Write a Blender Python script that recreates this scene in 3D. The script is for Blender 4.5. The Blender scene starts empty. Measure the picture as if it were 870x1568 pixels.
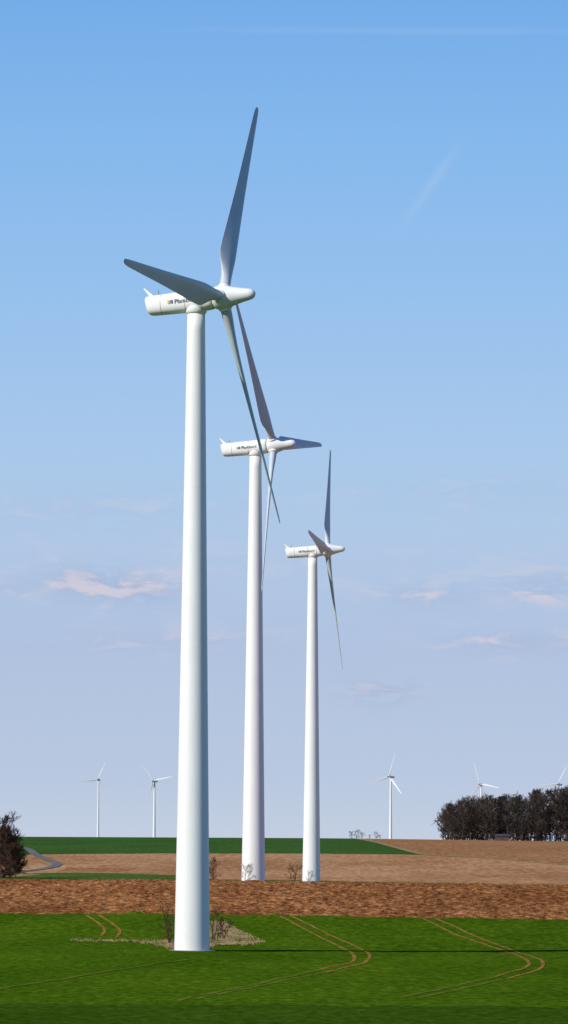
import bpy, math, numpy as np
from mathutils import Matrix, Vector
rng=np.random.default_rng(7)
sc=bpy.context.scene
sc.view_settings.view_transform='Standard'; sc.view_settings.look='None'; sc.view_settings.exposure=0
col=sc.collection
# ------------------------------------------------------------ terrain
KY=np.array([0,50,120,200,250,420,506,617,640,821,850,1000,1265,1900,2000,2300,3000,6000,40000],float)
KZ=np.array([9.7,7.2,3.6,.8,0,0,1.77,4.77,4.53,2.36,2.2,2.6,6.31,11.03,11.25,9,0,-10,-10],float)
dk=np.diff(KZ)/np.diff(KY); mk=np.zeros(len(KY))
for i in range(1,len(KY)-1):
    mk[i]=0 if dk[i-1]*dk[i]<=0 else 2*dk[i-1]*dk[i]/(dk[i-1]+dk[i])
def z0(y):
    y=np.clip(y,0,39999); i=np.clip(np.searchsorted(KY,y,side='right')-1,0,len(KY)-2)
    h=KY[i+1]-KY[i];t=(y-KY[i])/h
    return (2*t**3-3*t**2+1)*KZ[i]+(t**3-2*t*t+t)*h*mk[i]+(-2*t**3+3*t*t)*KZ[i+1]+(t**3-t*t)*h*mk[i+1]
def sp(x,w): return w*np.logaddexp(0,x/w)
def sat(x): return x/(1+x/250)
def sig(x): return 1/(1+np.exp(-np.clip(x,-50,50)))
def terr(X,Y):
    X=np.asarray(X,float);Y=np.asarray(Y,float)
    w1=sig((Y-330)/20)*sig(-(Y-1050)/60)
    w2=np.exp(-((Y-440)/45)**2); w3=sig((Y-1600)/80)
    return z0(Y)-w1*.010*sat(sp(X+9,4))-w2*.017*sat(sp(X+9,4))-w3*.011*sat(sp(X-30,10))
# ------------------------------------------------------------ node helpers
def newmat(name):
    m=bpy.data.materials.new(name); m.use_nodes=True
    nt=m.node_tree; b=nt.nodes['Principled BSDF']; return m,nt,b
def ramp(nt,fac,stops):
    r=nt.nodes.new('ShaderNodeValToRGB'); e=r.color_ramp.elements
    while len(e)<len(stops): e.new(.5)
    for k,(p,c) in enumerate(stops):
        e[k].position=p; e[k].color=(*c,1)
    nt.links.new(fac,r.inputs[0]); return r.outputs[0]
def pos(nt,scale):
    g=nt.nodes.new('ShaderNodeNewGeometry'); mp=nt.nodes.new('ShaderNodeMapping')
    mp.inputs['Scale'].default_value=scale; nt.links.new(g.outputs['Position'],mp.inputs['Vector']); return mp.outputs[0]
def noise(nt,vec,scale,detail=4,rough=.6,dist=0):
    n=nt.nodes.new('ShaderNodeTexNoise'); n.inputs['Scale'].default_value=scale
    n.inputs['Detail'].default_value=detail; n.inputs['Roughness'].default_value=rough; n.inputs['Distortion'].default_value=dist
    nt.links.new(vec,n.inputs['Vector']); return n.outputs[0]
def mix(nt,fac,a,b,mode='MIX'):
    m=nt.nodes.new('ShaderNodeMix'); m.data_type='RGBA'; m.blend_type=mode
    for s,v in ((m.inputs[0],fac),(m.inputs[6],a),(m.inputs[7],b)):
        if isinstance(v,(int,float)): s.default_value=v
        elif isinstance(v,tuple): s.default_value=(*v,1)
        else: nt.links.new(v,s)
    return m.outputs[2]
def math_(nt,op,a,b=0.0,c=0.0,clamp=False):
    m=nt.nodes.new('ShaderNodeMath'); m.operation=op; m.use_clamp=clamp
    for s,v in zip(m.inputs,(a,b,c)):
        if isinstance(v,(int,float)): s.default_value=v
        else: nt.links.new(v,s)
    return m.outputs[0]
def bump(nt,b,h,strength,dist):
    n=nt.nodes.new('ShaderNodeBump'); n.inputs['Strength'].default_value=strength; n.inputs['Distance'].default_value=dist
    nt.links.new(h,n.inputs['Height']); nt.links.new(n.outputs[0],b.inputs['Normal'])
def soil_like(name,stops,sc1=(1,.25,1),s_f=3.0,s_c=.04,dark=(.6,.6,.6),bs=.6,bd=.1,rough=.95,cm=.5):
    m,nt,b=newmat(name)
    f=noise(nt,pos(nt,sc1),s_f,6,.7); c=noise(nt,pos(nt,(1,.35,1)),s_c,5,.65)
    colr=ramp(nt,f,stops)
    cc=ramp(nt,c,[(.38,dark),(.62,(1,1,1))])
    o=mix(nt,cm,colr,mix(nt,1.0,colr,cc,'MULTIPLY'))
    nt.links.new(o,b.inputs['Base Color']); b.inputs['Roughness'].default_value=rough
    b.inputs['Specular IOR Level'].default_value=0.0
    bump(nt,b,f,bs,bd); return m
M_crop=soil_like('crop_green',[(.34,(.032,.068,.003)),(.5,(.060,.115,.004)),(.68,(.115,.185,.012))],sc1=(.7,.25,1),s_f=1.8,s_c=.06,dark=(.68,.77,.7),cm=1)
M_cropd=soil_like('crop_dark',[(.34,(.022,.050,.003)),(.5,(.038,.080,.005)),(.68,(.065,.12,.010))],sc1=(.7,.25,1),s_f=1.8,s_c=.05)
M_plough=soil_like('ploughed_soil',[(.36,(.085,.030,.010)),(.49,(.28,.112,.038)),(.64,(.54,.265,.105))],sc1=(.8,.4,1),s_f=1.4,s_c=.05,bs=1,bd=.3,cm=.9,dark=(.64,.58,.54))
M_tan=soil_like('dry_soil',[(.34,(.29,.15,.07)),(.5,(.43,.235,.112)),(.66,(.54,.32,.17))],sc1=(1,.12,1),s_f=.7,s_c=.022,dark=(.74,.67,.60),bs=.4,cm=1)
M_tan2=soil_like('reddish_soil',[(.34,(.21,.095,.04)),(.5,(.33,.165,.07)),(.66,(.43,.24,.12))],sc1=(1,.12,1),s_f=.7,s_c=.02,dark=(.7,.65,.6),bs=.4)
M_far=soil_like('far_crop',[(.3,(.030,.075,.014)),(.5,(.045,.108,.022)),(.7,(.07,.145,.035))],sc1=(1,.15,1),s_f=.6,s_c=.02)
M_verge=soil_like('verge_grass',[(.3,(.045,.08,.015)),(.5,(.07,.12,.022)),(.7,(.16,.17,.05))],s_f=.8,s_c=.05)
M_dry=soil_like('dry_verge',[(.3,(.15,.10,.04)),(.5,(.33,.235,.105)),(.7,(.50,.38,.19))],s_f=2,s_c=.3)
M_track=soil_like('track_soil',[(.3,(.13,.08,.015)),(.5,(.27,.15,.035)),(.7,(.40,.23,.07))],s_f=2,s_c=.3)
M_trackg=soil_like('track_faint',[(.3,(.07,.10,.01)),(.5,(.11,.145,.015)),(.7,(.16,.2,.03))],s_f=2,s_c=.3)
M_road=soil_like('asphalt',[(.3,(.11,.11,.11)),(.5,(.16,.16,.158)),(.7,(.21,.21,.205))],s_f=1,s_c=.2,bs=.1)
# ------------------------------------------------------------ mesh helper
def mkmesh(name,V,F,mats,mi=None,smooth=False,parent=None,mw=None):
    me=bpy.data.meshes.new(name)
    V=np.asarray(V,np.float32)
    if isinstance(F,np.ndarray):
        n=F.shape[1]; me.vertices.add(len(V)); me.vertices.foreach_set('co',V.ravel())
        me.loops.add(F.size); me.loops.foreach_set('vertex_index',F.ravel().astype(np.int32))
        me.polygons.add(len(F)); me.polygons.foreach_set('loop_start',np.arange(0,F.size,n,dtype=np.int32))
        me.polygons.foreach_set('loop_total',np.full(len(F),n,np.int32))
        me.update(calc_edges=True)
    else:
        me.from_pydata([tuple(map(float,v)) for v in V],[],F)
    for m in (mats if isinstance(mats,list) else [mats]): me.materials.append(m)
    if mi is not None: me.polygons.foreach_set('material_index',np.asarray(mi,np.int32))
    me.polygons.foreach_set('use_smooth',np.full(len(me.polygons),smooth))
    me.validate(); me.update()
    o=bpy.data.objects.new(name,me); col.objects.link(o)
    if mw is not None: o.matrix_world=mw
    if parent: o.parent=parent
    return o
def vnoise(X,Y,seed,cell):
    r=np.random.default_rng(seed); N=512; T=r.random((N,N))
    x=X/cell;y=Y/cell; xi=np.floor(x).astype(int);yi=np.floor(y).astype(int);fx=x-xi;fy=y-yi
    fx=fx*fx*(3-2*fx);fy=fy*fy*(3-2*fy)
    g=lambda a,b:T[a%N,b%N]
    return (g(xi,yi)*(1-fx)+g(xi+1,yi)*fx)*(1-fy)+(g(xi,yi+1)*(1-fx)+g(xi+1,yi+1)*fx)*fy
# ------------------------------------------------------------ ground
xs=np.concatenate([-np.geomspace(20000,140,26),np.arange(-130,-60,2.0),np.arange(-60,60,.42),np.arange(60,130,2.0),np.geomspace(140,20000,26)])
ys=np.concatenate([[-3000,-800,-200,-60],np.arange(0,200,10.),np.arange(200,500,1.5),np.arange(500,650,.5),np.arange(650,1320,4.),np.arange(1320,2100,8.),np.geomspace(2110,39000,40)])
X,Y=np.meshgrid(xs,ys); Z=terr(X,Y)
b3x=[-300,-62,-53,-40,-25,-13,7,18,26,300]; b3y=[1000,985,1008,1002,972,896,902,880,640,640]
b4x=[-300,-73,-65,-33,0,26,44.7]; b4y=[1225,1232,1246,1270,1282,1278,1270]
def edgeR(Yv): return np.interp(Yv,[1270,1436,1630,1828,2100],[44.7,40.3,38.1,35.4,33])
jit=(vnoise(X,Y,3,3.)-.5)*2.0
Yj=Y+jit
pl=(Yj>510)&(Y<642)
clod=(vnoise(X,Y,11,.45)-.5)*.34+(vnoise(X,Y,12,1.1)-.5)*.34+(vnoise(X,Y,13,4)-.5)*.2
Z=Z+np.where(pl,clod,0)+np.where((Y>150)&(Y<=510),(vnoise(X,Y,14,6)-.5)*.10,0)
nx,ny=len(xs),len(ys)
idx=np.arange(nx*ny).reshape(ny,nx)
F=np.stack([idx[:-1,:-1],idx[:-1,1:],idx[1:,1:],idx[1:,:-1]],-1).reshape(-1,4)
cx=(X[:-1,:-1]+X[1:,1:])/2; cy=(Y[:-1,:-1]+Y[1:,1:])/2
cyj=cy+(vnoise(cx,cy,5,2.5)-.5)*3
mi=np.zeros(cx.shape,int)
mi[cyj<281]=1
mi[cyj>510]=2
mi[(cyj>640)]=3                       # verge
t=(cyj>np.interp(cx,b3x,b3y)); mi[t&(cy>640)]=4
mi[(cyj>np.interp(cx,b4x,b4y))&(cx<edgeR(cy))]=5
pth=np.interp(cx,[44,59,78.6,120,300],[1272,1217,1136,1010,800])
mi[(cx>=edgeR(cy))&(cy>pth)]=6
mi[(cx<-88)&(cy>900)&(cy<1400)]=5
# strip of shade in the dry field beside the grass, painted in darker soil colour
mi[(cx>-56)&(cx<-38)&(cyj>1020)&(cyj<1075)]=6
mkmesh('ground',np.stack([X,Y,Z],-1).reshape(-1,3),F,[M_crop,M_cropd,M_plough,M_verge,M_tan,M_far,M_tan2],mi.ravel(),smooth=True)
def groundz(x,y):
    return terr(x,y)+np.where((np.asarray(y)>150)&(np.asarray(y)<=510),(vnoise(np.asarray(x,float),np.asarray(y,float),14,6)-.5)*.10,0)
# ------------------------------------------------------------ draped ribbons
def catmull(P,n=14):
    P=np.array(P,float); Q=np.vstack([2*P[0]-P[1],P,2*P[-1]-P[-2]]); out=[]
    for i in range(1,len(Q)-2):
        for t in np.linspace(0,1,n,endpoint=False):
            a,b,c,d=Q[i-1:i+3]
            out.append(.5*((2*b)+(-a+c)*t+(2*a-5*b+4*c-d)*t*t+(-a+3*b-3*c+d)*t**3))
    out.append(P[-1]); return np.array(out)
def ribbon(name,paths,width,mat,off=.04,wob=.15):
    V=[];F=[];k=0
    for pi,P in enumerate(paths):
        C=catmull(P); T=np.gradient(C,axis=0); T/=np.linalg.norm(T,axis=1)[:,None]+1e-9; N=np.stack([-T[:,1],T[:,0]],1)
        w=width*(1+wob*rng.standard_normal(len(C)))[:,None]/2
        for j,s in enumerate((-1,-.33,.33,1)):
            A=C+N*w*s; V.append(np.column_stack([A,groundz(A[:,0],A[:,1])+off+.003*pi]))
        n=len(C)
        for j in range(3):
            for i in range(n-1): F.append((k+j*n+i,k+(j+1)*n+i,k+(j+1)*n+i+1,k+j*n+i+1))
        k+=4*n
    return mkmesh(name,np.vstack(V),F,mat,smooth=True)
A1=[(-.2,508),(2.9,475),(5.5,448),(7,426),(7.1,405),(6.3,384),(3.3,360),(-1.6,325),(-7.3,288)]
A2=[(1.2,508),(4.4,476),(7.6,445),(8.8,423),(8.4,400),(7.1,378),(3.8,353),(-.6,326),(-6,291)]
B1=[(17.3,508),(19.5,477),(22.2,456),(24.3,430),(23.8,400),(22.1,375),(17.9,346),(13.7,323),(8.3,294)]
B2=[(18.9,508),(21.6,475),(24.1,451),(25.8,421),(24.4,386),(22.2,363),(18.9,343),(14.5,319),(9.7,294)]
C1=[(-24,506),(-21.7,486),(-20.2,470),(-19.9,456)]
C2=[(-22.4,506),(-19.5,480),(-18.3,467),(-18.1,452)]
Dd=[(-27,250),(-20.9,308),(-17.3,331),(-13.2,360),(-8.1,389)]
ribbon('tyre_track',[A1[:7],A2[:7],B1[:7],B2[:7],C1,C2,[(35,509),(37.5,490)]],.36,M_track,off=.025)
ribbon('faint_tyre_track',[A1[6:],A2[6:],B1[6:],B2[6:],Dd],.5,M_trackg,off=.02)
ribbon('farm_track',[[(34,1990),(35.4,1828),(38.1,1630),(40.3,1436),(44.7,1270),(59.2,1217),(78.6,1136),(125,1000)]],2.2,M_dry,off=.08,wob=.05)
ribbon('country_road',[[(-104,1500),(-86.2,1381),(-74.5,1243),(-67,1169),(-61.5,1125),(-60,1085),(-61.5,1050),(-63.5,1025),(-64.7,992),(-65,933),(-66,850)]],2.7,M_road,off=.12,wob=0)
def strip(name,xk,yn,yf,mat,off,n=60):
    x=np.linspace(xk[0],xk[-1],n); a=np.interp(x,xk,yn)+(rng.random(n)-.5)*2.5; b=np.interp(x,xk,yf)+(rng.random(n)-.5)*2.5
    m=10; V=[];F=[]
    for j in range(m+1):
        y=a+(b-a)*j/m; V.append(np.column_stack([x,y,groundz(x,y)+off]))
    for j in range(m):
        for i in range(n-1): F.append((j*n+i,j*n+i+1,(j+1)*n+i+1,(j+1)*n+i))
    return mkmesh(name,np.vstack(V),F,mat,smooth=True)
strip('dry_verge',[-22.6,-16,-13,-11,-8.4,-7],[443,442,434,420,417,432],[445,445,446,450,455,455],M_dry,.05)
strip('dry_verge',[-8.6,-6.8,-5,-3.6,-2.2],[452,437,438,440,445],[491,491,474,460,446],M_dry,.06)
strip('roadside_verge',[-75,-66,-60,-57],[905,905,925,960],[1000,985,960,962],M_dry,.06)
# ------------------------------------------------------------ grass tufts
def tufts(name,pts,h,w,mat,blades=7):
    n=len(pts); P=np.repeat(pts,blades,0); m=len(P)
    P=P+np.column_stack([rng.normal(0,.12,m),rng.normal(0,.12,m)])
    z=groundz(P[:,0],P[:,1]); an=rng.random(m)*6.28; hh=h*(.5+rng.random(m)); ww=w*(.6+.8*rng.random(m))
    d=np.column_stack([np.cos(an),np.sin(an)])*ww[:,None]/2; l=rng.normal(0,.35,(m,2))*hh[:,None]
    V=np.stack([np.column_stack([P-d,z]),np.column_stack([P+d,z]),np.column_stack([P+l,z+hh])],1).reshape(-1,3)
    return mkmesh(name,V,np.arange(3*m).reshape(-1,3),mat)
def leafmat(name,c1,c2,s=1.5):
    m,nt,b=newmat(name); f=noise(nt,pos(nt,(1,1,1)),s,3)
    nt.links.new(ramp(nt,f,[(.35,c1),(.65,c2)]),b.inputs['Base Color']); b.inputs['Roughness'].default_value=.85
    b.inputs['Specular IOR Level'].default_value=.05; return m
M_drygr=leafmat('dry_grass_blade',(.24,.17,.07),(.54,.41,.2))
M_grn=leafmat('green_grass_blade',(.04,.09,.01),(.10,.17,.03))
def inpoly_pts(n,xk,yn,yf):
    x=rng.uniform(xk[0],xk[-1],n); a=np.interp(x,xk,yn);b=np.interp(x,xk,yf); return np.column_stack([x,a+(b-a)*rng.random(n)])
VL=([-22.6,-16,-13,-11,-8.4,-7],[442,441,432,418,414,431],[446,446,448,451,456,456]); VR=([-8.8,-6.8,-5,-3.6,-2],[450,435,436,438,444],[493,493,476,462,448])
tufts('dry_grass',np.vstack([inpoly_pts(330,*VL),inpoly_pts(240,*VR),inpoly_pts(500,[-75,-66,-60,-57],[905,905,925,960],[1000,985,960,962])]),.18,.05,M_drygr)
tufts('green_grass',np.vstack([inpoly_pts(200,*VL),inpoly_pts(100,*VR),inpoly_pts(2500,[-64,30],[632,625],[645,640])]),.26,.06,M_grn)
# ------------------------------------------------------------ turbines
def paint(name,base,streak):
    m,nt,b=newmat(name)
    f=noise(nt,pos(nt,(2.5,2.5,.12)),1.0,5,.6); g=noise(nt,pos(nt,(1,1,1)),.25,3)
    c=ramp(nt,f,[(.35,streak),(.62,base)]); c=mix(nt,.5,c,ramp(nt,g,[(.3,streak),(.7,base)]))
    nt.links.new(c,b.inputs['Base Color']); b.inputs['Roughness'].default_value=.42; b.inputs['Specular IOR Level'].default_value=.3
    return m
M_white=paint('white_paint',(.80,.80,.77),(.74,.74,.71))
M_blade=paint('blade_gelcoat',(.52,.57,.58),(.46,.505,.515))
M_gap,nt_,b_=newmat('dark_gap'); b_.inputs['Base Color'].default_value=(.05,.05,.055,1)
M_ink,nt_,b_=newmat('dark_lettering'); b_.inputs['Base Color'].default_value=(.06,.07,.09,1)
M_yel,nt_,b_=newmat('yellow_mark'); b_.inputs['Base Color'].default_value=(.7,.45,.05,1)
M_blu,nt_,b_=newmat('blue_mark'); b_.inputs['Base Color'].default_value=(.08,.16,.4,1)
M_conc=soil_like('concrete',[(.3,(.25,.24,.22)),(.7,(.4,.39,.36))])
def loft(rings,cap=True):
    n=len(rings[0]); V=np.vstack(rings); F=[]
    for j in range(len(rings)-1):
        for i in range(n): F.append((j*n+i,j*n+(i+1)%n,(j+1)*n+(i+1)%n,(j+1)*n+i))
    if cap: F.append(tuple(range(n))[::-1]); F.append(tuple((len(rings)-1)*n+i for i in range(n)))
    return V,F
def circ(r,z,n=48):
    a=np.arange(n)*2*math.pi/n; return np.column_stack([r*np.cos(a),r*np.sin(a),np.full(n,z)])
def xring(x,ry,rz,zc=0,n=36,e=2.0):
    a=np.arange(n)*2*math.pi/n; c,s=np.cos(a),np.sin(a)
    return np.column_stack([np.full(n,x),ry*np.sign(c)*abs(c)**(2/e),zc+rz*np.sign(s)*abs(s)**(2/e)])
def blade_geo(R=25.24,beta=math.radians(12)):
    rr=np.array([.7,1.2,1.8,2.6,3.4,4.3,5.2,6.5,8,10,12,14,16,18,20,22,23.5,24.5,25,25.24])
    ch=np.array([1.12,1.12,1.14,1.25,1.6,2.1,2.35,2.3,2.15,1.95,1.75,1.56,1.38,1.22,1.06,.90,.78,.66,.50,.22])
    th=np.array([1.12,1.12,1.10,1.02,.90,.78,.68,.58,.50,.42,.36,.31,.27,.23,.2,.17,.14,.12,.09,.04])
    bl=np.clip((rr-1.9)/2.6,0,1)
    rings=[];n=24
    for r,c,tk,k in zip(rr,ch,th,bl):
        a=np.arange(n)*2*math.pi/n
        u=.5+.5*np.cos(a)
        yc=5*1*(.2969*np.sqrt(1-u+1e-9)-.126*(1-u)-.3516*(1-u)**2+.2843*(1-u)**3-.1036*(1-u)**4)
        aer=np.sign(np.sin(a))*yc*tk + .03*c*(4*u*(1-u))
        cirv=np.sin(a)*tk/2
        v=cirv*(1-k)+aer*k
        off=.5*(1-k)+.68*k
        cc=(u-off)*c
        b=beta+math.radians(11)*(1-r/R)**1.5*k
        x=cc*math.sin(b)-v*math.cos(b); y=cc*math.cos(b)+v*math.sin(b)
        bend=.06*(r/R)**1.5
        rings.append(np.column_stack([x+bend,y,np.full(n,r)]))
    return loft(rings)
def turbine(X,Y,psi,phi,tau=.069,Zb=None,H=65.2,Rr=25.24,R0b=1.8,name='wind_turbine',letters=True,hup=.85):
    zb=float(groundz(X,Y)) if Zb is None else Zb
    root=bpy.data.objects.new(name,None); col.objects.link(root); root.location=(X,Y,zb); root.empty_display_size=5
    bpy.context.view_layer.update()
    hs=np.concatenate([[-1.5],np.linspace(0,H,30)])
    prof=lambda h:(R0b+(.90-R0b)*(max(h,0)/H)**.93)
    V,F=loft([circ(prof(h),h,64) for h in hs])
    tw=mkmesh('tower',V,F,M_white,smooth=True); tw.parent=root
    tw.data.polygons[-1].use_smooth=False
    RV=[];RF=[];k=0
    for hf in (.225,.47,.72):
        h=H*hf; r=prof(h)
        for (dz,dr) in ((-.04,-.004),(-.03,.006),(.03,.006),(.04,-.004)): RV.append(circ(r+dr,h+dz,64))
        for j in range(3):
            for i in range(64): RF.append((k+j*64+i,k+j*64+(i+1)%64,k+(j+1)*64+(i+1)%64,k+(j+1)*64+i))
        k+=4*64
    o=mkmesh('flange_rings',np.vstack(RV),RF,M_white,smooth=True); o.parent=root
    V,F=loft([circ(R0b+.6,-.8,40),circ(R0b+.55,.03,40),circ(R0b+.5,.06,40)]); o=mkmesh('foundation',V,F,M_conc); o.parent=root
    a=np.array([math.cos(psi)*math.cos(tau),-math.sin(psi)*math.cos(tau),math.sin(tau)])
    W=np.array([math.sin(psi),math.cos(psi),0]); U=np.cross(a,W)
    N=Matrix(((a[0],W[0],U[0],0),(a[1],W[1],U[1],0),(a[2],W[2],U[2],H+hup),(0,0,0,1)))
    def put(o,M=Matrix()):
        o.parent=root; o.matrix_local=N@M; return o
    V,F=loft([circ(.93,H-.55,40),circ(1.06,H-.4,40),circ(1.10,H+.05,40),circ(1.0,H+.4,40)]); o=mkmesh('yaw_bearing',V,F,M_white,smooth=True); o.parent=root
    e=2.7
    prof_n=[(-5.32,.55,.60,-.02),(-5.30,.80,.86,-.02),(-5.18,.92,.98,-.02),(-4.6,.97,1.03,-.02),(-2.5,1.04,1.08,-.03),(0,1.10,1.12,-.04),(1.2,1.12,1.12,-.02),(1.75,1.08,1.08,0),(1.95,1.0,1.0,0)]
    V,F=loft([xring(x,ry,rz,zc,40,e) for x,ry,rz,zc in prof_n])
    V[:,0]+=np.where(V[:,0]<-5,-.18*V[:,2],0)
    put(mkmesh('nacelle',V,F,M_white,smooth=True))
    SV=[];SF=[];k=0
    for x in (-3.6,-.9,.9):
        ry=np.interp(x,[p[0] for p in prof_n],[p[1] for p in prof_n])+.006; rz=np.interp(x,[p[0] for p in prof_n],[p[2] for p in prof_n])+.006; zc=np.interp(x,[p[0] for p in prof_n],[p[3] for p in prof_n])
        SV+= [xring(x-.02,ry,rz,zc,40,e),xring(x+.02,ry,rz,zc,40,e)]
        for i in range(40): SF.append((k+i,k+(i+1)%40,k+40+(i+1)%40,k+40+i))
        k+=80
    put(mkmesh('panel_seams',np.vstack(SV),SF,M_gap))
    fin=[(-4.6,.0,.95),(-5.1,.0,.95),(-5.75,.0,1.85),(-5.62,.0,1.9)]
    FV=[(x,y+s*.05,z) for s in (-1,1) for x,y,z in fin]
    FF=[(0,1,2,3),(7,6,5,4)]+[(i,i+4,(i+1)%4+4,(i+1)%4) for i in range(4)]
    put(mkmesh('wind_vane',FV,FF,M_white))
    V,F=loft([circ(.03,.9,8),circ(.03,1.6,8)]); put(mkmesh('anemometer',V+np.array([-4.3,.5,0]),F,M_gap))
    V,F=loft([xring(1.9,.9,.9),xring(2.1,.9,.9)]); put(mkmesh('rotor_gap',V,F,M_gap))
    sp_=[(2.05,1.0),(2.2,1.16),(2.5,1.22),(3.1,1.20),(3.7,1.08),(4.4,.88),(5.2,.70),(5.8,.60),(6.15,.50),(6.35,.35),(6.45,.18),(6.48,.04)]
    V,F=loft([xring(x,r,r) for x,r in sp_]); put(mkmesh('spinner',V,F,M_white,smooth=True))
    BV,BF=blade_geo()
    hubx=2.911
    for i in range(3):
        ang=phi+i*2*math.pi/3
        M=Matrix.Translation((hubx,0,0))@Matrix.Rotation(-ang,4,'X')
        put(mkmesh('blade_%d'%(i+1),BV*np.array([1,1,Rr/25.24]),BF,M_blade,smooth=True),M)
        V,F=loft([circ(.70,.9,32),circ(.70,1.28,32),circ(.62,1.34,32)]); put(mkmesh('blade_collar_%d'%(i+1),V,F,M_white,smooth=True),M)
    if letters:
        cu=bpy.data.curves.new('lettering','FONT'); cu.body='Plambeck'; cu.size=.66; cu.extrude=.004
        o=bpy.data.objects.new('lettering',cu); col.objects.link(o); cu.materials.append(M_ink)
        put(o,Matrix.Translation((-2.0,-1.125,-.22))@Matrix.Rotation(math.pi/2,4,'X'))
        for x,m in ((-2.75,M_yel),(-2.42,M_blu)):
            q=[(x,-1.12,-.15),(x+.25,-1.12,-.15),(x+.25,-1.12,.2),(x,-1.12,.2)]
            put(mkmesh('logo_mark',q,[(0,1,2,3)],m))
    return root
turbine(-9.06,417.1,.369,.541,Rr=25.5)
turbine(-4.40,627.5,.308,-.615,H=65.5,Rr=25.5)
turbine(5.76,816.3,.149,.60,H=65.2,Rr=25.9,hup=.75)
for X_,Y_,Zh,ps,ph in ((-251.6,5628,89.4,1.87,.42),(-141.2,4541,73.1,2.1,-.70),(110.5,4216,74.2,2.27,.28),(212,4400,69.5,2.2,-.35),(312,4650,73,2.2,.5)):
    zg=float(terr(X_,Y_)); turbine(X_,Y_,ps,ph,H=Zh-1.0-zg,R0b=1.8,letters=False,Zb=zg)
# ------------------------------------------------------------ trees
def tubes(S,sides=3):
    S=np.array(S); P0,P1,r0,r1=S[:,:3],S[:,3:6],S[:,6],S[:,7]
    D=P1-P0; D/=np.linalg.norm(D,axis=1)[:,None]+1e-9
    ref=np.where(np.abs(D[:,2:3])>.9,np.array([[1.,0,0]]),np.array([[0,0,1.]]))
    A=np.cross(D,ref);A/=np.linalg.norm(A,axis=1)[:,None]; B=np.cross(D,A)
    V=[]
    for P,r in ((P0,r0),(P1,r1)):
        for k in range(sides):
            a=2*math.pi*k/sides; V.append(P+(A*math.cos(a)+B*math.sin(a))*r[:,None])
    V=np.stack(V,1); n=len(S); base=np.arange(n)[:,None]*2*sides
    F=[]
    for k in range(sides):
        F.append(base+np.array([[k,(k+1)%sides,sides+(k+1)%sides,sides+k]]))
    return V.reshape(-1,3),np.concatenate(F,0)
def grow(r,h,width,nl=16,ns=6,nt_=7,twr=.03,base=.18,shape='round',multi=1):
    S=[]
    for s in range(multi):
        lean=r.normal(0,.10 if multi==1 else .3,2); tr=.014*h/(multi**.5)+.02
        pts=[np.array([r.normal(0,.25)*(multi>1),r.normal(0,.25)*(multi>1),-.3])]
        K=7
        for k in range(1,K+1):
            pts.append(np.array([pts[0][0]+lean[0]*h*k/K*.6+r.normal(0,.012*h),pts[0][1]+lean[1]*h*k/K*.6+r.normal(0,.012*h),h*.92*k/K]))
        pts=np.array(pts)
        for k in range(K): S.append([*pts[k],*pts[k+1],tr*(1-k/K)+.02,tr*(1-(k+1)/K)+.02])
        def seg(p,d,L,r0,r1,n,up=.12,wob=.18):
            out=[p]
            for i in range(n):
                d=d+np.array([0,0,up])+r.normal(0,wob,3); d=d/np.linalg.norm(d); q=out[-1]+d*L/n
                S.append([*out[-1],*q,r0+(r1-r0)*i/n,r0+(r1-r0)*(i+1)/n]); out.append(q)
            return out,d
        for l in range(nl//multi):
            t=base+(1-base)*(l+r.random())/(nl//multi); t=min(t,.98)
            p=np.array([np.interp(t*h*.92,pts[:,2],pts[:,j]) for j in range(3)])
            prof=math.sin(math.pi*min(1,(t-base)/(1-base)*.72+.22))**.8 if shape=='round' else (1.05-t)
            L=width*prof*r.uniform(.75,1.15); az=r.random()*6.28; el=.25+.7*t
            d=np.array([math.cos(az)*math.cos(el),math.sin(az)*math.cos(el),math.sin(el)])
            lim,_=seg(p,d,L,tr*.35+.01,twr*.9,4)
            for q in range(ns):
                u=r.uniform(.2,1)*4; i=min(3,int(u)); pp=lim[i]+(lim[i+1]-lim[i])*(u-i)
                dd=(lim[i+1]-lim[i]); dd=dd/np.linalg.norm(dd)+r.normal(0,.6,3); dd/=np.linalg.norm(dd)
                sb,_=seg(pp,dd,L*.42*r.uniform(.6,1.2),twr*1.1,twr*.7,2)
                for w in range(nt_):
                    u2=r.uniform(.1,1)*2;i2=min(1,int(u2)); p3=sb[i2]+(sb[i2+1]-sb[i2])*(u2-i2)
                    d3=(sb[i2+1]-sb[i2]); d3=d3/np.linalg.norm(d3)+r.normal(0,.7,3)+np.array([0,0,.2]); d3/=np.linalg.norm(d3)
                    L3=L*.2*r.uniform(.5,1.3); S.append([*p3,*(p3+d3*L3),twr*.6,twr*.2])
    return tubes(S)
def merge(parts):
    V=[];F=[];k=0
    for v,f in parts: V.append(v);F.append(f+k);k+=len(v)
    return np.vstack(V),np.vstack(F)
def place(vf,x,y,s,rot):
    v,f=vf; c,s_=math.cos(rot),math.sin(rot)
    w=np.column_stack([v[:,0]*c-v[:,1]*s_,v[:,0]*s_+v[:,1]*c,v[:,2]])*s
    return w+np.array([x,y,float(groundz(x,y))]),f
M_bark=leafmat('bark_twigs',(.034,.030,.030),(.090,.066,.050),.10)
M_bark2=leafmat('reddish_twigs',(.05,.03,.02),(.10,.055,.034),.5)
M_pale=leafmat('pale_twigs',(.32,.29,.26),(.5,.46,.42),.5)
M_ever=leafmat('evergreen_needles',(.012,.017,.014),(.028,.034,.022),.4)
var=[grow(np.random.default_rng(100+i),20,7.2,nl=24,ns=7,nt_=10,twr=.07,base=.16) for i in range(5)]
parts=[]
def topprof(x): return np.interp(x,[74,82,95,110,122,140,200,400],[14,20,21.5,22,24,27,27,25])
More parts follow.
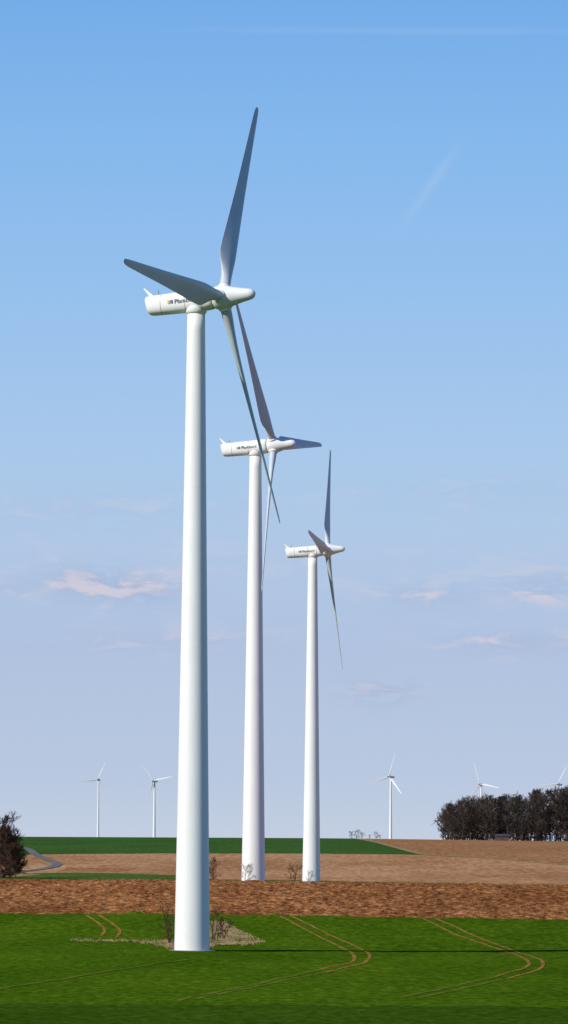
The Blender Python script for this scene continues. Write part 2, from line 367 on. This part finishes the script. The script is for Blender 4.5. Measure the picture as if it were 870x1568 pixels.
for i in range(92):
    x=78+ (i*1.31)%108 + rng.normal(0,1) if i>=8 else [77,81,84,87,90,93,96,99][i]
    y=rng.uniform(1935,2040) if i>=8 else 1950+rng.normal(0,8)
    parts.append(place(var[i%5],x,y,float(topprof(x))/21.5*rng.uniform(.82,1.06),rng.random()*6.28))
und=[grow(np.random.default_rng(200+i),7,3.6,nl=15,ns=5,nt_=6,twr=.08,base=.02,multi=3) for i in range(3)]
for i in range(130):
    x=79+(i*1.17)%106; parts.append(place(und[i%3],x,rng.uniform(1925,2030),rng.uniform(.8,1.8),rng.random()*6.28))
V,F=merge(parts); mkmesh('distant_forest',V,F,M_bark)
def pine(r,h,w,ncl=14,per=110):
    Vs=[]
    for c in range(ncl):
        t=r.random(); az=r.random()*6.28; rad=w*(1-.55*t)*r.uniform(.1,.9)
        C=np.array([rad*math.cos(az),rad*math.sin(az),h*(.42+.52*t)]); cr=w*r.uniform(.28,.5)
        d=r.normal(0,1,(per,3)); d/=np.linalg.norm(d,axis=1)[:,None]; P=C+d*cr*np.array([1.2,1.2,.6])*(r.random((per,1))**.4)
        T=r.normal(0,1,(per,3)); T/=np.linalg.norm(T,axis=1)[:,None]; D=np.cross(T,d)+.3*d; s=r.uniform(.35,.8,(per,1))
        Vs.append(np.stack([P-T*.25*s,P+T*.25*s,P+T*.12*s+D*s,P-T*.12*s+D*s],1).reshape(-1,3))
    V=np.vstack(Vs); v2,f2=tubes([[0,0,-.3,0,0,h*.9,.3,.06]]+[[0,0,h*(.45+.1*k),2.5*math.cos(k*2),2.5*math.sin(k*2),h*(.52+.1*k),.1,.04] for k in range(4)],4)
    return merge([(V,np.arange(len(V)).reshape(-1,4)),(v2,f2)])
cps=[]
for (x,h) in ((104,22),(112,22),(121,25),(127,25.5),(136,27.5),(142,27.5),(150,28)):
    cps.append(place(pine(np.random.default_rng(int(x)),h,4.2),x,1965+rng.normal(0,12),1,0))
V,F=merge(cps); mkmesh('evergreen_trees',V,F,M_ever)
for k,(x,y,h,w,seed) in enumerate(((-62.8,905,13.8,5.4,1),(-59.2,893,11,4.0,2),(-67.0,900,15.8,5,3),(-58.0,880,7.2,3.0,4))):
    V,F=grow(np.random.default_rng(seed+40),h,w,nl=56,ns=9,nt_=14,twr=.05,base=.03,multi=3)
    V=V+np.array([x,y,float(groundz(x,y))]); mkmesh('bare_tree',V,F,M_bark2)
for (x,y,h,w,mat,sd,dn) in ((-11.0,652,3.9,1.5,M_bark2,1,1),(-13.3,655,3.4,1.0,M_bark2,2,1),(-5.2,611,2.6,1.3,M_pale,3,1),(1.8,655,3.0,1.4,M_bark2,4,.6),(3.6,600,2.0,1.0,M_pale,8,.5),
        (-12.1,440,4.4,1.5,M_bark2,5,.4),(-7.1,446,3.9,1.0,M_bark2,6,1),(-6.4,452,2.2,.9,M_bark2,7,1),(-11.4,446,2.6,1.0,M_bark2,9,.5)):
    V,F=grow(np.random.default_rng(sd+60),h,w,nl=int(24*dn)+6,ns=6,nt_=6,twr=.012,base=.04,multi=3)
    mkmesh('bush',V+np.array([x,y,float(groundz(x,y))]),F,mat)
hp=[place(und[i%3],x,1995,.55*s,i) for i,(x,s) in enumerate(((33.5,.9),(36,1),(38.5,.75),(42,.5),(45.5,.8),(47,.5)))]
V,F=merge(hp); mkmesh('hedge',V,F,M_bark)
# shed
def box(x0,x1,y0,y1,z0_,z1): 
    v=[(x,y,z) for z in (z0_,z1) for y in (y0,y1) for x in (x0,x1)]
    return v,[(0,2,3,1),(4,5,7,6),(0,1,5,4),(2,6,7,3),(0,4,6,2),(1,3,7,5)]
M_wood=leafmat('weathered_wood',(.08,.045,.035),(.16,.09,.065),2)
shed=bpy.data.objects.new('wooden_shed',None); col.objects.link(shed); shed.location=(102,1915,float(groundz(102,1915)))
bpy.context.view_layer.update()
v,f=box(-3,3,0,3.5,-.3,2.1); o=mkmesh('walls',v,f,M_wood); o.parent=shed
o=mkmesh('roof',[(-3.3,-.4,2.0),(3.3,-.4,2.0),(3.3,1.75,3.0),(-3.3,1.75,3.0),(-3.3,3.9,2.0),(3.3,3.9,2.0),(-3.3,-.4,2.12),(3.3,-.4,2.12),(3.3,1.75,3.12),(-3.3,1.75,3.12),(-3.3,3.9,2.12),(3.3,3.9,2.12)],
   [(0,3,2,1),(3,4,5,2),(6,7,8,9),(9,8,11,10),(0,1,7,6),(4,10,11,5),(0,6,9,3),(3,9,10,4),(1,2,8,7),(2,5,11,8)],M_gap); o.parent=shed
v,f=box(-.6,.5,-.04,-.005,0,1.8); o=mkmesh('door',v,f,M_gap); o.parent=shed
# ------------------------------------------------------------ light and sky
el=math.radians(33); az=math.radians(180+54)
sd=Vector((math.sin(az)*math.cos(el),math.cos(az)*math.cos(el),math.sin(el)))
L=bpy.data.lights.new('sun','SUN'); L.energy=4.7; L.angle=math.radians(.53); L.color=(1,.955,.88)
lo=bpy.data.objects.new('sun',L); col.objects.link(lo); lo.rotation_euler=sd.to_track_quat('Z','Y').to_euler(); lo.location=(0,0,200)
w=bpy.data.worlds.new('World'); sc.world=w; w.use_nodes=True; nt=w.node_tree
try:
    w.cycles.sampling_method='MANUAL'; w.cycles.sample_map_resolution=256
except Exception: pass
bg=nt.nodes['Background']; sky=nt.nodes.new('ShaderNodeTexSky'); sky.sky_type='NISHITA'; sky.sun_disc=False
sky.sun_elevation=el; sky.sun_rotation=az; sky.air_density=1.0; sky.dust_density=.4; sky.ozone_density=1.5
STR=.1
tc=nt.nodes.new('ShaderNodeTexCoord'); sx=nt.nodes.new('ShaderNodeSeparateXYZ'); nt.links.new(tc.outputs['Generated'],sx.inputs[0])
def lin(c): return tuple(((v/255)/12.92 if v/255<=.04045 else ((v/255+.055)/1.055)**2.4) for v in c)
zf=math_(nt,'MULTIPLY',sx.outputs[2],2.0,clamp=True)
haze=ramp(nt,zf,[(0,lin((194,208,230))),(.03,lin((181,199,228))),(.09,lin((173,192,226))),(.14,lin((175,199,232))),(.19,lin((167,200,237))),(.27,lin((148,192,240))),(.345,lin((130,184,239))),(.41,lin((112,172,236))),(1,lin((40,90,170)))])
az_=math_(nt,'DIVIDE',sx.outputs[0],sx.outputs[1])
cv=nt.nodes.new('ShaderNodeCombineXYZ'); nt.links.new(math_(nt,'MULTIPLY',az_,60.0),cv.inputs[0]); nt.links.new(math_(nt,'MULTIPLY',sx.outputs[2],190.0),cv.inputs[1])
cn=noise(nt,cv.outputs[0],1.0,7,.62,.5)
acc=None
for (cxx,cz,hx,hz,amp) in ((-.0490,.0612,.011,.0040,1.8),(-.0340,.0595,.010,.0040,1.7),(-.068,.0600,.006,.0025,.7),(.036,.0585,.014,.0032,1.1),(.0640,.0608,.010,.0038,1.5),(.0240,.0352,.009,.0034,1.6),(.057,.0475,.018,.0032,1.1),(-.03,.048,.03,.0035,.6),(-.045,.079,.035,.0045,.45),(.05,.084,.04,.005,.35),(.0,.066,.09,.006,.28)):
    dx=math_(nt,'DIVIDE',math_(nt,'SUBTRACT',az_,cxx),hx); dz=math_(nt,'DIVIDE',math_(nt,'SUBTRACT',sx.outputs[2],cz),hz)
    q=math_(nt,'ADD',math_(nt,'MULTIPLY',dx,dx),math_(nt,'MULTIPLY',dz,dz))
    g=math_(nt,'MULTIPLY',math_(nt,'EXPONENT',math_(nt,'MULTIPLY',q,-1.0)),amp)
    acc=g if acc is None else math_(nt,'ADD',acc,g)
front=math_(nt,'GREATER_THAN',sx.outputs[1],0.0)
cm=math_(nt,'MULTIPLY',math_(nt,'MULTIPLY',acc,front),math_(nt,'MULTIPLY',math_(nt,'SUBTRACT',cn,.36),3.2,clamp=True),clamp=True)
ctone=ramp(nt,cn,[(.46,lin((154,173,211))),(.60,lin((212,204,220)))])
haze2=mix(nt,math_(nt,'MULTIPLY',cm,.85),haze,ctone)
def streak(x0,z0_,x1,z1_,wd,amp):
    ux,uz=x1-x0,z1_-z0_; Ln=math.hypot(ux,uz); ux/=Ln;uz/=Ln
    px=math_(nt,'SUBTRACT',az_,x0); pz=math_(nt,'SUBTRACT',sx.outputs[2],z0_)
    al=math_(nt,'ADD',math_(nt,'MULTIPLY',px,ux),math_(nt,'MULTIPLY',pz,uz)); ac=math_(nt,'SUBTRACT',math_(nt,'MULTIPLY',px,uz),math_(nt,'MULTIPLY',pz,ux))
    a1=math_(nt,'DIVIDE',math_(nt,'SUBTRACT',al,Ln/2),Ln/2); g=math_(nt,'EXPONENT',math_(nt,'MULTIPLY',math_(nt,'MULTIPLY',a1,a1),-1.6))
    c1=math_(nt,'DIVIDE',ac,wd); g2=math_(nt,'EXPONENT',math_(nt,'MULTIPLY',math_(nt,'MULTIPLY',c1,c1),-1.0))
    return math_(nt,'MULTIPLY',math_(nt,'MULTIPLY',g,g2),math_(nt,'MULTIPLY',math_(nt,'MULTIPLY',cn,front),amp))
s1=streak(.028,.147,.043,.168,.0012,.3); s2=streak(-.03,.1945,.085,.194,.0008,.2)
haze3=mix(nt,math_(nt,'ADD',s1,s2,clamp=True),haze2,lin((205,222,244)))
sc_=nt.nodes.new('ShaderNodeVectorMath'); sc_.operation='SCALE'; nt.links.new(haze3,sc_.inputs[0]); sc_.inputs['Scale'].default_value=1/STR
fin_=mix(nt,.9,sky.outputs[0],sc_.outputs[0])
nt.links.new(fin_,bg.inputs['Color']); bg.inputs['Strength'].default_value=STR
# ------------------------------------------------------------ camera
f=6300; p=math.atan(499/f); r=.0048
R0=Vector((1,0,0));U0=Vector((0,-math.sin(p),math.cos(p)));Fw=Vector((0,math.cos(p),math.sin(p)))
ri=R0*math.cos(r)+U0*math.sin(r); up=-R0*math.sin(r)+U0*math.cos(r)
cam=bpy.data.cameras.new('camera'); co=bpy.data.objects.new('camera',cam); col.objects.link(co)
M=Matrix.Identity(4)
for i in range(3): M[i][0]=ri[i];M[i][1]=up[i];M[i][2]=-Fw[i]
M[0][3]=0;M[1][3]=0;M[2][3]=11.33
co.matrix_world=M
cam.sensor_fit='HORIZONTAL'; cam.sensor_width=36; cam.lens=36*f/870; cam.clip_start=1; cam.clip_end=60000
sc.camera=co
